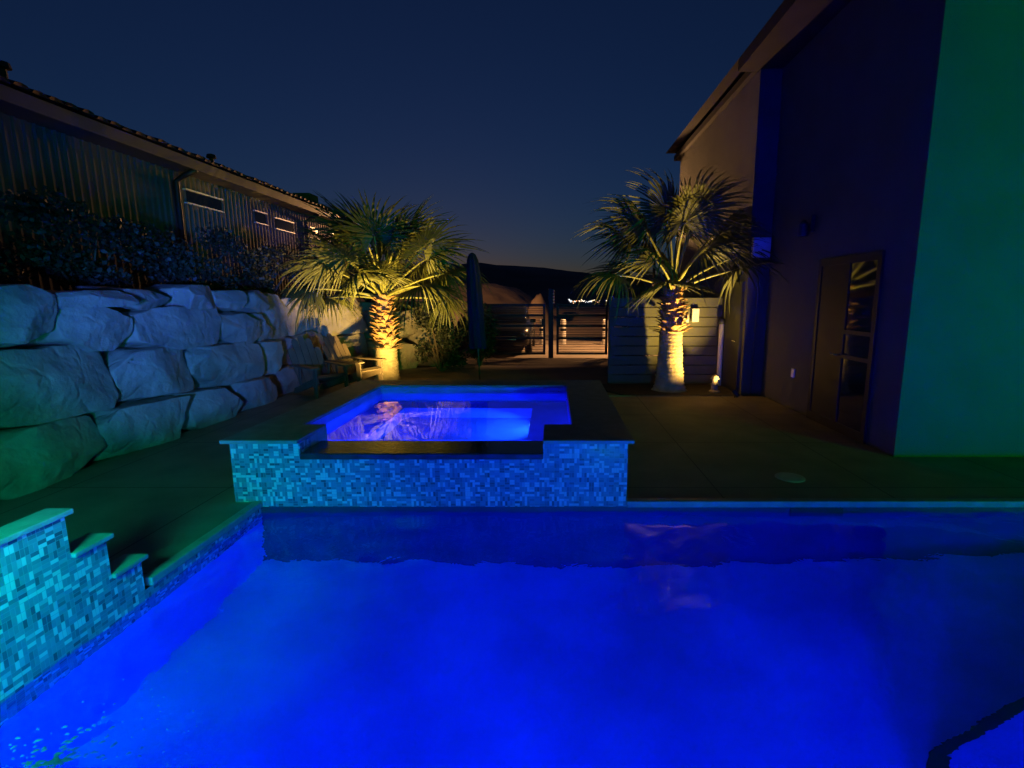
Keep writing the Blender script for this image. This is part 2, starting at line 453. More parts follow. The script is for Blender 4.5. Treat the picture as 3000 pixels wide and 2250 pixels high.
# cheeks of the spillway notch
MB().box(-2.57, -2.171, 0.20, L_(4.74), 0.2, SZ - 0.001).build("notch_cheek", M_COPING, spa)
MB().box(-0.085, 0.44, 0.20, L_(4.74), 0.2, SZ - 0.001).build("notch_cheek", M_COPING, spa)
b = MB()
fx0, fx1, fy0, fy1 = -2.39, 0.18, 4.60, 6.96
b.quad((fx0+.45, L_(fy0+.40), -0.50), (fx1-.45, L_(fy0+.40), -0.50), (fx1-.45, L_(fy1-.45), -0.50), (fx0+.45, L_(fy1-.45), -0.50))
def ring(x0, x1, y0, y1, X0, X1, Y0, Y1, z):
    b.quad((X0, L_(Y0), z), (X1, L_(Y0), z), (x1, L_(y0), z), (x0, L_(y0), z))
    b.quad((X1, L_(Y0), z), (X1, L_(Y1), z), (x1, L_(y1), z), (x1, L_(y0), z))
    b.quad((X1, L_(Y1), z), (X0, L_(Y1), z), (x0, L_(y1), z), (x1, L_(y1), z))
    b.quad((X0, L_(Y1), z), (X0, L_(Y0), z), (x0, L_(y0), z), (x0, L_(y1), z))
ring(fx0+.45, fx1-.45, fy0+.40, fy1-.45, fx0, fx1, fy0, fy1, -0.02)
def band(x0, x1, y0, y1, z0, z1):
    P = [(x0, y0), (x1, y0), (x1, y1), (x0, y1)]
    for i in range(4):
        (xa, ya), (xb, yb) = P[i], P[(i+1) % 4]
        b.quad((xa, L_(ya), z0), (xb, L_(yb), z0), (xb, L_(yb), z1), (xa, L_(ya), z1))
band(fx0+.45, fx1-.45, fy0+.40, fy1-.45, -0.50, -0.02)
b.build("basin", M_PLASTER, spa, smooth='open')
b = MB(); band(fx0, fx1, fy0, fy1, -0.02, SW - 0.062)
for f_, (xa, ya, xb, yb) in enumerate(((fx0, fy0, fx0, fy1), (fx1, fy0, fx1, fy1), (fx0, fy1, fx1, fy1), (fx0, 4.742, -2.17, 4.742), (-0.086, 4.742, fx1, 4.742))):
    b.quad((xa, L_(ya), SW - 0.062), (xb, L_(yb), SW - 0.062), (xb, L_(yb), SZ), (xa, L_(ya), SZ))
b.build("inner_wall", mat("spa_plaster", (0.16, 0.2, 0.55), 0.6, 0.2, 3, 0.1, 50), spa, smooth='open')
lm = MB().lathe([(0.0, -0.02), (0.085, -0.02), (0.085, 0.0), (0.06, 0.012), (0.0, 0.014)], 20).build("spa_lamp", emis("blue_lens", (0.1, 0.35, 1.0), 3.0), spa, loc=(fx1 - 0.452, L_(5.98), -0.33))
lm.rotation_euler = (0, R(-90), 0)
water("spa_water", fx0, fx1, 4.602, fy1, SW, 0.0006, 0.04, water_mat("spa_water", 0.0011, 5.0))
light("spa_light", 'SPOT', (fx1 - 0.50, 5.98, -0.33), P_SPA * 0.4, (0.012, 0.16, 1.0), None, aim=(fx1 - 0.85, 6.0, -0.60), spot_size=R(160), spot_blend=0.7, shadow_soft_size=0.05)
lm = MB().lathe([(0.0, -0.02), (0.085, -0.02), (0.085, 0.0), (0.06, 0.012), (0.0, 0.014)], 20).build("spa_lamp", emis("blue_lens", (0.1, 0.35, 1.0), 3.0), spa, loc=(-1.2, L_(4.602), 0.20))
lm.rotation_euler = (R(-90), 0, 0)
light("spa_light", 'SPOT', (-1.2, 4.66, 0.20), P_SPA, (0.008, 0.02, 1.0), None, aim=(-1.2, 6.2, 0.0), spot_size=R(165), spot_blend=0.6, shadow_soft_size=0.08)

# skimmer mouth and lid
sk = thing("pool_skimmer", "dark rectangular skimmer mouth in the far pool wall with a round deck lid", "skimmer", (2.30, py1, 0))
MB().box(-0.23, 0.23, -0.012, 0.0, -0.17, -0.045).build("mouth", mat("skimmer_dark", (0.01, 0.01, 0.012), 0.6), sk)
MB().lathe([(0.0, 0), (0.14, 0), (0.14, 0.006), (0.12, 0.01), (0.0, 0.01)], 28, (0.05, 0.62, 0.0)).build("lid", mat("skimmer_lid", (0.36, 0.35, 0.33), 0.6), sk)

# pool lights in the near wall, green lamps out of view, and added cyan and blue fill lamps
PL = (0.0, 0.008, 1.0)
def pool_lamp(x, label):
    t_ = thing("pool_light", label, "pool light", (x, py0, -0.26), 0, "underwater lights in the near pool wall")
    a = MB().lathe([(0.0, 0), (0.15, 0), (0.15, 0.02), (0.11, 0.035), (0, 0.04)], 24).build("lens", emis("pool_lens", (0.0, 0.03, 1.0), 2.0), t_)
    a.rotation_euler = (R(-90), 0, 0)
    light("pool_glow", 'SPOT', (0, 0.12, 0), P_POOL, PL, t_, aim=(0, 2.6, -0.98), spot_size=R(150), spot_blend=0.7, shadow_soft_size=0.3)
pool_lamp(-1.2, "round underwater pool light nearest the tiled stairs")
pool_lamp(0.3, "round underwater pool light beside the curved bench")
pool_lamp(3.4, "added underwater fill light above the bench, brightening the right of the pool")  # extra lamp added to lift the floor left dark by the bench
def flood(loc, aim, power, col, label, size=R(110), blend=0.6, base=0.0):
    x, y, z = loc
    t_ = thing("floodlight", label, "floodlight", (x, y, 0))
    MB().tube([(0, 0, base), (0, 0, z - 0.06)], 0.018, 8).build("post", M_DARK, t_)
    dv = (Vector(aim) - Vector(loc)).normalized()
    q = dv.to_track_quat('Z', 'Y').to_euler()
    hd = MB().lathe([(0.0, -0.10), (0.05, -0.10), (0.075, 0.0), (0.075, 0.02), (0.068, 0.02), (0.066, 0.0), (0.0, 0.0)], 20).build("head", M_DARK, t_, loc=(0, 0, z)); hd.rotation_euler = q
    ln = MB().lathe([(0.0, 0.002), (0.064, 0.002), (0.06, 0.01), (0.0, 0.012)], 20).build("lens", emis("flood_lens", col, 4.0), t_, loc=(0, 0, z)); ln.rotation_euler = q
    light("flood_beam", 'SPOT', tuple(Vector((0, 0, z)) + dv * 0.05), power, col, t_, aim=tuple(Vector((0, 0, z)) + dv), spot_size=size, spot_blend=blend, shadow_soft_size=0.22)
flood((-2.10, 1.15, 1.15), (-3.3, 2.9, 0.1), P_GREEN_A, (0.0, 1.0, 0.55), "green garden floodlight on a post standing in the pool corner by the stepped wall", R(104), 1.0, base=-0.3)
flood((-0.6, -1.95, 1.3), (-5.0, 7.6, 1.45), P_BLUE_FILL, (0.05, 0.14, 1.0), "added blue fill light on a short post facing the boulder wall", R(21), 1.0)  # added lamp out of view, there only to turn the boulders blue
flood((9.0, -2.2, 1.2), (5.8, 5.5, 3.9), P_GREEN_B, (0.0, 1.0, 0.06), "green floodlight on a post facing the tall stucco wall", R(86), 0.9)
flood((0.9, -1.95, 0.5), (-1.0, 4.2, 0.3), P_CYAN_FILL, (0.03, 0.66, 0.85), "added cyan fill light on a short post facing the spa wall", R(70), 0.8)  # added lamp behind the camera that gives the spa tile its cyan

# splash where water falls in at the near left
rs = random.Random(3); fm = MB()
def foam_patch(x, y, L, w, ang):
    n = 9; pts = []
    for k in range(n):
        t = 2 * math.pi * k / n; q = 1 + 0.55 * noise.noise((math.cos(t) * 2 + x * 40, math.sin(t) * 2 + y * 40, 0))
        a, b_ = L * q * math.cos(t), w * q * math.sin(t)
        pts.append((x + a * math.cos(ang) - b_ * math.sin(ang), y + a * math.sin(ang) + b_ * math.cos(ang)))
    z = WATER_Z + ripple(x, y, 0.022) + splash(x, y) + 0.006
    fm.add([(px_, py_, z - 0.004) for px_, py_ in pts] + [(x, y, z + 0.004)], [(k, (k + 1) % n, n) for k in range(n)])
for i in range(230):
    a = rs.random() * 6.283; rr = abs(rs.gauss(0, 0.20))
    x = -2.02 + rr * math.cos(a) * 1.3; y = 1.76 + rr * math.sin(a)
    L0 = rs.uniform(0.003, 0.016) * max(0.35, 1.25 - rr * 2.2)
    foam_patch(x, y, L0, L0 * rs.uniform(0.2, 0.5), 0.5 + rs.gauss(0, 0.35))
struct(fm.build("foam", M_FOAM, smooth=True), 'stuff')

# ------------------------------------------------------------------ boulder retaining wall
bw = thing("boulder_wall", "tall retaining wall of stacked sandstone boulders along the left of the deck", "retaining wall", (-5.0, 6.0, 0))
def boulder(y0, y1, z0, z1, x=-5.0, rz=0.0, depth=0.7, seed=0, flat=4.0, cx=None, cy=None):
    """a chunky quarried block: a squared-off ball with chipped planes and noise"""
    rnd = random.Random(seed)
    bm = bmesh.new(); bmesh.ops.create_cube(bm, size=2.0)
    bmesh.ops.subdivide_edges(bm, edges=bm.edges, cuts=21, use_grid_fill=True)
    L = (y1 - y0) / 2 + 0.015; H = (z1 - z0) / 2 + 0.012; D = depth / 2
    planes = []
    for k in range(7):                      # clipped corners seen from the front
        t = rnd.uniform(0, 6.283)
        planes.append((Vector((rnd.uniform(-0.25, 0.45), math.cos(t), math.sin(t))).normalized(), rnd.uniform(0.94, 1.24)))
    for k in range(4):                      # split faces towards the deck
        planes.append((Vector((1, rnd.uniform(-0.38, 0.38), rnd.uniform(-0.30, 0.38))).normalized(), rnd.uniform(0.80, 0.97)))
    off = Vector((rnd.uniform(0, 50), rnd.uniform(0, 50), rnd.uniform(0, 50)))
    for v in bm.verts:
        p = v.co.copy()
        l = (abs(p.x)**flat + abs(p.y)**flat + abs(p.z)**flat) ** (1 / flat)
        p /= l
        for n, dd in planes:
            s = p.dot(n) - dd
            if s > 0: p -= n * s
        q = Vector((p.x * D, p.y * L, p.z * H))
        nn = noise.fractal(q * 1.6 + off, 1.0, 2.0, 3)
        rg = abs(noise.noise(q * 2.7 + off)) * 0.8
        n3 = noise.noise(q * 8.0 + off) * 0.45 + noise.noise(Vector((q.x * 3, q.y * 2.0, q.z * 11)) + off) * 0.45
        q += p.normalized() * (nn * 0.03 - rg * 0.04 + n3 * 0.024) * min(1, 2.0 * min(L, H) + 0.3)
        v.co = q
    me = bpy.data.meshes.new("boulder"); bm.to_mesh(me); bm.free()
    me.polygons.foreach_set('use_smooth', [True] * len(me.polygons))
    me.materials.append(M_ROCK)
    o = bpy.data.objects.new("boulder", me); COL.objects.link(o); o.parent = bw
    X = x if cx is None else cx; Y = (y0 + y1) / 2 if cy is None else cy
    o.location = (X + 5.0 - depth * 0.42, Y - 6.0, (z0 + z1) / 2)
    o.rotation_euler = (rnd.uniform(-.05, .05), rnd.uniform(-.06, .10), rz + rnd.uniform(-.06, .06))
    return o
rocks = [  # y0, y1, z0, z1, x of face
 (4.35, 5.20, 1.30, 1.86, -4.98), (5.24, 6.12, 1.67, 1.84, -4.94), (5.28, 6.14, 1.16, 1.66, -5.0), (6.18, 6.93, 1.64, 1.87, -5.08),
 (6.20, 7.74, 1.08, 1.63, -4.98), (7.10, 7.78, 1.62, 1.94, -5.0), (7.80, 8.48, 1.54, 1.88, -5.02), (7.74, 8.72, 1.05, 1.53, -4.95),
 (8.50, 9.38, 1.52, 1.88, -5.05), (8.74, 9.34, 1.05, 1.51, -5.08),
 (4.10, 5.72, 0.56, 1.28, -4.90), (5.75, 6.95, 0.52, 1.15, -4.92), (6.98, 8.58, 0.46, 1.06, -4.92), (8.62, 9.38, 0.46, 1.02, -4.95),
 (3.2, 4.30, 1.25, 1.84, -5.0), (2.2, 4.05, 0.62, 1.24, -4.9), (2.1, 3.15, 1.25, 1.8, -5.0),
 (2.0, 3.9, -0.05, 0.60, -4.74), (3.95, 5.30, -0.05, 0.54, -4.76), (5.34, 6.60, -0.05, 0.50, -4.78), (6.64, 7.70, -0.05, 0.45, -4.80), (7.74, 8.9, -0.05, 0.45, -4.82),
]
for k, (a, b_, c, e, x) in enumerate(rocks): boulder(a, b_, c, e, x, 0, 0.75, 100 + k, 22.0 if k % 3 else 12.0)
bend = [  # centre x, y, half length, z0, z1, turn
 (-5.28, 9.85, 0.52, 1.03, 1.84, -0.15), (-5.20, 9.8, 0.50, 0.50, 1.00, -0.15), (-5.10, 9.6, 0.62, -0.05, 0.46, -0.15),
 (-5.16, 10.85, 0.60, 1.05, 1.78, -0.25), (-5.08, 10.80, 0.62, 0.45, 1.03, -0.25), (-5.0, 10.8, 0.65, -0.05, 0.43, -0.25),
 (-4.72, 11.95, 0.66, 0.95, 1.80, -0.45), (-4.68, 11.85, 0.60, 0.38, 0.93, -0.45), (-4.6, 11.9, 0.62, -0.05, 0.36, -0.45),
 (-3.80, 12.95, 0.62, 0.75, 1.45, -0.75), (-3.75, 12.8, 0.58, -0.05, 0.73, -0.75),
 (-2.95, 13.7, 0.60, 0.45, 1.10, -0.95), (-2.9, 13.6, 0.62, -0.05, 0.44, -0.95)]
for k, (x, y, hl, a, c, rz) in enumerate(bend): boulder(-hl, hl, a, c, 0, rz, 0.8, 300 + k, 18.0, cx=x, cy=y)
# earth held up by the wall
e_ = MB()
pl = [(-5.35, -6), (-5.35, 9.3), (-5.5, 10.3), (-5.35, 11.2), (-4.95, 12.4), (-4.1, 13.4), (-3.4, 14.3), (-3.2, 19.5), (-14, 19.5), (-14, -6)]
e_.prism(pl, -0.055, 1.66)
struct(e_.build("terrace_ground", M_GROUND))

# ------------------------------------------------------------------ neighbouring house on the left
HX = -7.5
hs = thing("neighbour_house", "long low house with brown vertical ribbed siding and tiled roof above the boulder wall", "house", (HX, 11.0, 1.66))
def hl(y): return y - 11.0
def hz(z): return z - 1.66
rb = MB(); y = 1.0; pr = []
while y < 19.0:
    pr += [(0.0, y), (0.0, y + 0.085), (0.032, y + 0.10), (0.032, y + 0.135)]; y += 0.15
pr.append((0.0, 19.0))
for i in range(len(pr) - 1):
    (xa, ya), (xb, yb) = pr[i], pr[i+1]
    rb.quad((xa, hl(ya), 0), (xb, hl(yb), 0), (xb, hl(yb), hz(4.30)), (xa, hl(ya), hz(4.30)))
rb.quad((0, hl(19.0), 0), (-4, hl(19.0), 0), (-4, hl(19.0), hz(4.3)), (0, hl(19.0), hz(4.3)))
rb.build("wall", M_SIDING, hs, smooth='open').data.polygons.foreach_set('use_smooth', [False] * (len(pr)))
MB().box(-0.02, 0.50, hl(0.8), hl(19.4), hz(4.24), hz(4.26)).build("soffit", M_TRIM, hs)
MB().box(0.505, 0.56, hl(0.8), hl(19.4), hz(4.22), hz(4.42)).build("gutter", M_TRIM, hs, bevel=0.015)
# tiled roof: barrel courses with slightly uneven ends
rf = MB(); rt = random.Random(5)
ys = [0.8 + 0.24 * i for i in range(int(18.6 / 0.24) + 1)]
for c_i in range(9):
    x0 = 0.60 - c_i * 0.245; z0 = hz(4.42) + c_i * 0.088
    for yy in ys:
        jz = rt.uniform(-0.012, 0.016); jx = rt.uniform(-0.015, 0.015)
        arc = [(yy + 0.12 - 0.115 * math.cos(t), 0.055 * math.sin(t)) for t in (0, 0.9, 1.57, 2.24, 3.1416)]
        vs = [(x0 + jx, hl(a), z0 + 0.03 + h + jz) for a, h in arc] + [(x0 - 0.30, hl(a), z0 + 0.115 + h + jz) for a, h in arc]
        rf.add(vs, [(k, k+1, 6+k, 5+k) for k in range(4)] + [(0, 1, 2, 3, 4)])
rf.quad((0.56, hl(0.8), hz(4.43)), (0.56, hl(19.4), hz(4.43)), (-1.7, hl(19.4), hz(5.24)), (-1.7, hl(0.8), hz(5.24)))
rf.quad((-1.7, hl(0.8), hz(5.24)), (-1.7, hl(19.4), hz(5.24)), (-4.4, hl(19.4), hz(4.3)), (-4.4, hl(0.8), hz(4.3)))
rf.build("roof", M_ROOF, hs, smooth='open')
for yd in (10.5, 15.8):
    MB().tube([(0.53, hl(yd), hz(4.24)), (0.30, hl(yd), hz(4.14)), (0.10, hl(yd), hz(4.02)), (0.09, hl(yd), 0.0)], 0.055, 8).build("downspout", M_DARK, hs, smooth=True)
for (ya, yb, za, zb) in ((10.85, 11.95, 3.69, 3.93), (13.28, 13.74, 3.65, 3.91), (14.2, 15.15, 3.62, 3.88), (16.15, 16.7, 3.62, 3.9), (17.75, 18.45, 3.6, 3.9)):
    f = MB()
    f.box(0.0, 0.075, hl(ya) - 0.04, hl(yb) + 0.04, hz(zb), hz(zb) + 0.028)
    f.box(0.0, 0.075, hl(ya) - 0.04, hl(yb) + 0.04, hz(za) - 0.022, hz(za))
    fo = f.build("window", M_PALE, hs)
    MB().box(0.034, 0.04, hl(ya), hl(yb), hz(za), hz(zb)).build("pane", M_PANE, fo)
for (yd, xd, zt) in ((8.25, -0.7, 5.12), (13.1, -0.8, 5.1)):
    MB().lathe([(0.05, 0), (0.05, 0.36), (0.11, 0.38), (0.09, 0.46), (0.02, 0.48)], 10, (xd, hl(yd), hz(zt) - 0.36)).build("vent_pipe", M_DARK, hs)
MB().box(-1.45, -0.85, hl(18.3), hl(18.95), hz(4.7), hz(5.34)).build("chimney", M_STUCCO, hs, bevel=0.02)

# ------------------------------------------------------------------ stucco house on the right
rh = thing("stucco_house", "tall two storey stucco house with overhanging eave on the right side of the deck", "house", (3.82, 7.0, 0))
def rx(x): return x - 3.82
def ry(y): return y - 7.0
wl = MB()
fp = [(3.82, 5.5), (12, 5.5), (12, 14.6), (3.45, 14.6), (3.45, 9.2), (3.82, 9.2)]
wl.prism([(rx(x), ry(y)) for x, y in fp], -0.05, 5.52)
wl.build("wall", M_STUCCO, rh)
r_ = MB()
r_.prism([(rx(3.12), ry(5.0)), (rx(12.6), ry(5.0)), (rx(12.6), ry(9.35)), (rx(3.12), ry(9.35))], 5.53, 5.72)
r_.prism([(rx(3.36), ry(9.36)), (rx(12.6), ry(9.36)), (rx(12.6), ry(15)), (rx(3.36), ry(15))], 5.53, 5.66)
r_.add([(rx(3.12), ry(5.0), 5.73), (rx(12.6), ry(5.0), 5.73), (rx(12.6), ry(15), 5.73), (rx(3.12), ry(15), 5.73), (rx(7.5), ry(9), 7.2), (rx(7.5), ry(11), 7.2)],
       [(0, 1, 4), (1, 2, 5, 4), (2, 3, 5), (3, 0, 4, 5)])
r_.build("roof", M_FASCIA, rh)
dk = MB().box(rx(3.40), rx(3.449), ry(9.32), ry(10.30), 0.0, 2.06).build("side_door", M_DARK, rh)
MB().tube([(rx(3.39), ry(9.45), 0.98), (rx(3.35), ry(9.45), 0.98), (rx(3.35), ry(9.56), 0.98)], 0.012, 8).build("handle", M_CHROME, dk, smooth=True)
# glazed patio door
pd = MB(); X0 = rx(3.79)
pd.box(X0, rx(3.819), ry(6.02), ry(6.10), 0.0, 2.30); pd.box(X0, rx(3.819), ry(6.66), ry(6.76), 0.0, 2.30); pd.box(X0, rx(3.819), ry(7.36), ry(7.44), 0.0, 2.30)
pd.box(X0, rx(3.819), ry(6.10), ry(6.66), 2.20, 2.30); pd.box(X0, rx(3.819), ry(6.76), ry(7.36), 2.20, 2.30)
pd.box(X0, rx(3.819), ry(6.10), ry(6.66), 0.0, 0.12); pd.box(X0, rx(3.819), ry(6.76), ry(7.36), 0.0, 0.12)
pd.box(X0, rx(3.819), ry(6.10), ry(6.66), 0.98, 1.03); pd.box(X0, rx(3.819), ry(6.10), ry(6.66), 1.30, 1.35)
pdo = pd.build("patio_door", M_DOOR, rh)
MB().box(rx(3.805), rx(3.812), ry(6.10), ry(6.66), 0.12, 2.20).build("pane", M_PANE, pdo)
MB().box(rx(3.803), rx(3.812), ry(6.76), ry(7.36), 0.12, 2.20).build("panel", M_DOOR, pdo)
MB().tube([(rx(3.79), ry(6.71), 1.02), (rx(3.73), ry(6.71), 1.02), (rx(3.73), ry(6.82), 1.02)], 0.012, 8).build("handle", M_CHROME, pdo, smooth=True)
sc = MB().box(rx(3.76), rx(3.819), ry(7.70), ry(7.82), 2.72, 2.96).build("wall_sconce", M_DARK, rh, bevel=0.01)
MB().lathe([(0.07, 0), (0.075, 0.16), (0.03, 0.22), (0.02, 0.22)], 14, (rx(3.68), ry(7.76), 2.66)).build("shade", M_DARK, sc)
oc = MB().box(rx(3.795), rx(3.819), ry(7.95), ry(8.05), 0.52, 0.66).build("outlet_cover", M_WHITE, rh, bevel=0.006)
MB().box(rx(3.47), rx(3.78), ry(9.10), ry(9.199), 2.46, 2.80).build("utility_box", M_WHITE, rh, bevel=0.012)
MB().tube([(rx(3.62), ry(9.15), 2.46), (rx(3.62), ry(9.17), 0.0)], 0.014, 8).build("conduit", M_STUCCO, rh, smooth=True)

# ------------------------------------------------------------------ planting bed, board fence and its fittings
bd = MB(); bd.prism([(1.35, 9.12), (3.40, 9.12), (3.40, 10.36), (1.0, 10.36), (0.95, 9.7)], -0.05, 0.02)
struct(bd.build("planting_bed", M_SOIL))
bk = MB(); bk.prism([(0.64, 9.101), (3.445, 9.101), (3.445, 9.119), (0.64, 9.119)], -0.05, 0.014)
struct(bk.build("bed_edging", M_CONC))
fn = thing("board_fence", "olive painted fence of wide horizontal boards behind the right palm", "fence", (2.3, 10.4, 0))
rf_ = random.Random(11)
for k in range(9):
    za = 0.02 + k * 0.196
    if k > 8: break
    MB().box(-1.15, 1.13, rf_.uniform(-0.004, 0.004), 0.026, za, za + 0.182).build("board", M_FENCE, fn, bevel=0.006)
for xx in (-1.12, 0.0, 1.08):
    MB().box(xx - 0.045, xx + 0.045, 0.028, 0.115, -0.05, 1.80).build("post", M_FENCE, fn)
ub = thing("fence_box", "pale upright electrical box mounted on the board fence beside the palm trunk", "electrical box", (2.86, 10.39, 1.42))
MB().box(-0.065, 0.075, -0.075, 0.0, -0.13, 0.14).build("case", M_WHITE, ub, bevel=0.01)
MB().tube([(-0.14, -0.03, -0.14), (-0.14, -0.03, 0.04)], 0.022, 8).build("pipe", M_WHITE, ub, smooth=True)
MB().tube([(-0.14, -0.03, -0.13), (-0.24, -0.05, -0.04), (-0.36, -0.05, 0.06)], 0.02, 8).build("conduit", M_PALE, ub, smooth=True)
dp = thing("drain_pipe", "thin pale vertical pipe standing at the right end of the board fence", "pipe", (3.36, 10.2, 0))
MB().tube([(0, 0, 0.0), (0, 0, 1.32)], 0.05, 10).build("tube", M_PALE, dp, smooth=True)
MB().tube([(0, 0, 1.25), (0, 0, 1.36)], 0.062, 10).build("collar", M_DARK, dp, smooth=True)
orn = thing("stone_lantern", "small pale stone lantern standing in the bed at the foot of the pipe", "lantern", (3.03, 9.42, 0.015))
MB().lathe([(0.10, 0), (0.10, 0.03), (0.065, 0.05), (0.06, 0.14), (0.075, 0.17)], 12).build("base", M_STONEORN, orn)
MB().lathe([(0.05, 0.17), (0.05, 0.25), (0.09, 0.255), (0.05, 0.31), (0.015, 0.33), (0.0, 0.34)], 12).build("cap", M_STONEORN, orn)
WARM = (1.0, 0.63, 0.13)
def uplight(name, loc, aim, power, label, size=R(115), blend=0.7):
    t_ = thing("garden_uplight", label, "spotlight", (loc[0], loc[1], 0.0), 0, "uplights at the palm trunks")
    dv = (Vector(aim) - Vector(loc)).normalized(); q = dv.to_track_quat('Z', 'Y').to_euler()
    z = loc[2]
    MB().tube([(0, 0, -0.02), (0, 0, z)], 0.012, 6).build("stake", M_DARK, t_)
    h = MB().lathe([(0.0, -0.10), (0.035, -0.10), (0.045, 0.0), (0.045, 0.035), (0.04, 0.035), (0.039, 0.0), (0, 0)], 16).build("housing", M_DARK, t_, loc=(0, 0, z)); h.rotation_euler = q
    l = MB().lathe([(0.0, 0.001), (0.038, 0.001), (0.03, 0.008), (0, 0.01)], 16).build("lens", emis("warm_lens", (1.0, 0.8, 0.4), 8.0), t_, loc=(0, 0, z)); l.rotation_euler = q
    light("uplight_beam", 'SPOT', tuple(Vector((0, 0, z)) + dv * 0.045), power, WARM, t_, aim=tuple(Vector((0, 0, z)) + dv), spot_size=size, spot_blend=blend, shadow_soft_size=0.035)

# ------------------------------------------------------------------ palms
def frond_mesh(seed, Lp, Lb, droop):
    """fan leaf: stalk along +X, then a pleated fan of leaflets that split and droop at the tips"""
    r = random.Random(seed)
    bl = MB(); stalk = MB()
    pts = [Vector((Lp * t, 0, -0.16 * Lp * t * t + 0.05 * Lp * t)) for t in (0, .2, .4, .6, .8, 1.0)]
    stalk.tube([pts[0] - Vector((0.05, 0, 0))] + pts[1:], [0.034, 0.026, 0.022, 0.019, 0.016, 0.012], 6)
    tip = pts[-1]; ang0 = math.atan2(pts[-1].z - pts[-2].z, pts[-1].x - pts[-2].x)
    N = 40
    for i in range(N):
        a = R(-138 + 276 * (i + 0.5) / N + r.uniform(-1.5, 1.5))
        Ln = Lb * (0.60 + 0.40 * math.cos(a * 0.62)) * r.uniform(0.80, 1.06)
        dth = R(276 / N) * 0.56
        dr = droop * r.uniform(0.7, 1.4)
        side = r.uniform(-0.05, 0.05)
        r_d = r.uniform(0.6, 1.5)
        rows = []
        for s in (0.04, 0.22, 0.42, 0.60, 0.78, 0.92, 1.0):
            rr = s * Ln
            w = rr * math.tan(dth) if s <= 0.40 else 0.40 * Ln * math.tan(dth) * (1 - (s - 0.40) / 0.62) ** 0.9
            aa = a + side * s * s
            cx_, cy_ = math.cos(aa) * rr, math.sin(aa) * rr
            nx_, ny_ = -math.sin(aa), math.cos(aa)
            z = -dr * Ln * (max(0, s - 0.25)) ** 2.0 * 0.95 * r_d - 0.26 * abs(math.sin(a)) * rr + 0.10 * rr * math.cos(a)
            z -= 0.10 * max(0, math.cos(a)) * rr * rr / Lb
            pull = 1 - 0.22 * dr * s * s
            row = []
            for k, (o, dz) in enumerate(((-w, -0.35 * w), (0, 0.35 * w), (w, -0.35 * w))):
                p = Vector((cx_ * pull + nx_ * o, cy_ * pull + ny_ * o, z + dz))
                p = Matrix.Rotation(-ang0 * 0.9, 3, 'Y') @ p
                row.append(tip + p)
            rows.append(row)
        vs = [q for row in rows for q in row]; fs = []
        for j in range(len(rows) - 1):
            for k in range(2): fs.append((j*3 + k, j*3 + k + 1, (j+1)*3 + k + 1, (j+1)*3 + k))
        bl.add(vs, fs)
    me = bpy.data.meshes.new("frond")
    nv = len(bl.v)
    me.from_pydata(bl.v + stalk.v, [], bl.f + [tuple(i + nv for i in f) for f in stalk.f])
    me.materials.append(M_LEAF); me.materials.append(M_PETIOLE)
    idx = [0] * len(bl.f) + [1] * len(stalk.f)
    me.polygons.foreach_set('material_index', idx)
    me.polygons.foreach_set('use_smooth', [True] * len(me.polygons))
    me.update(); return me
FM = [frond_mesh(20 + k, lp, lb, dr) for k, (lp, lb, dr) in enumerate(((1.05, 1.05, 0.35), (0.95, 1.10, 0.55), (1.15, 1.0, 0.75), (0.85, 0.95, 0.25), (1.0, 1.05, 1.0)))]
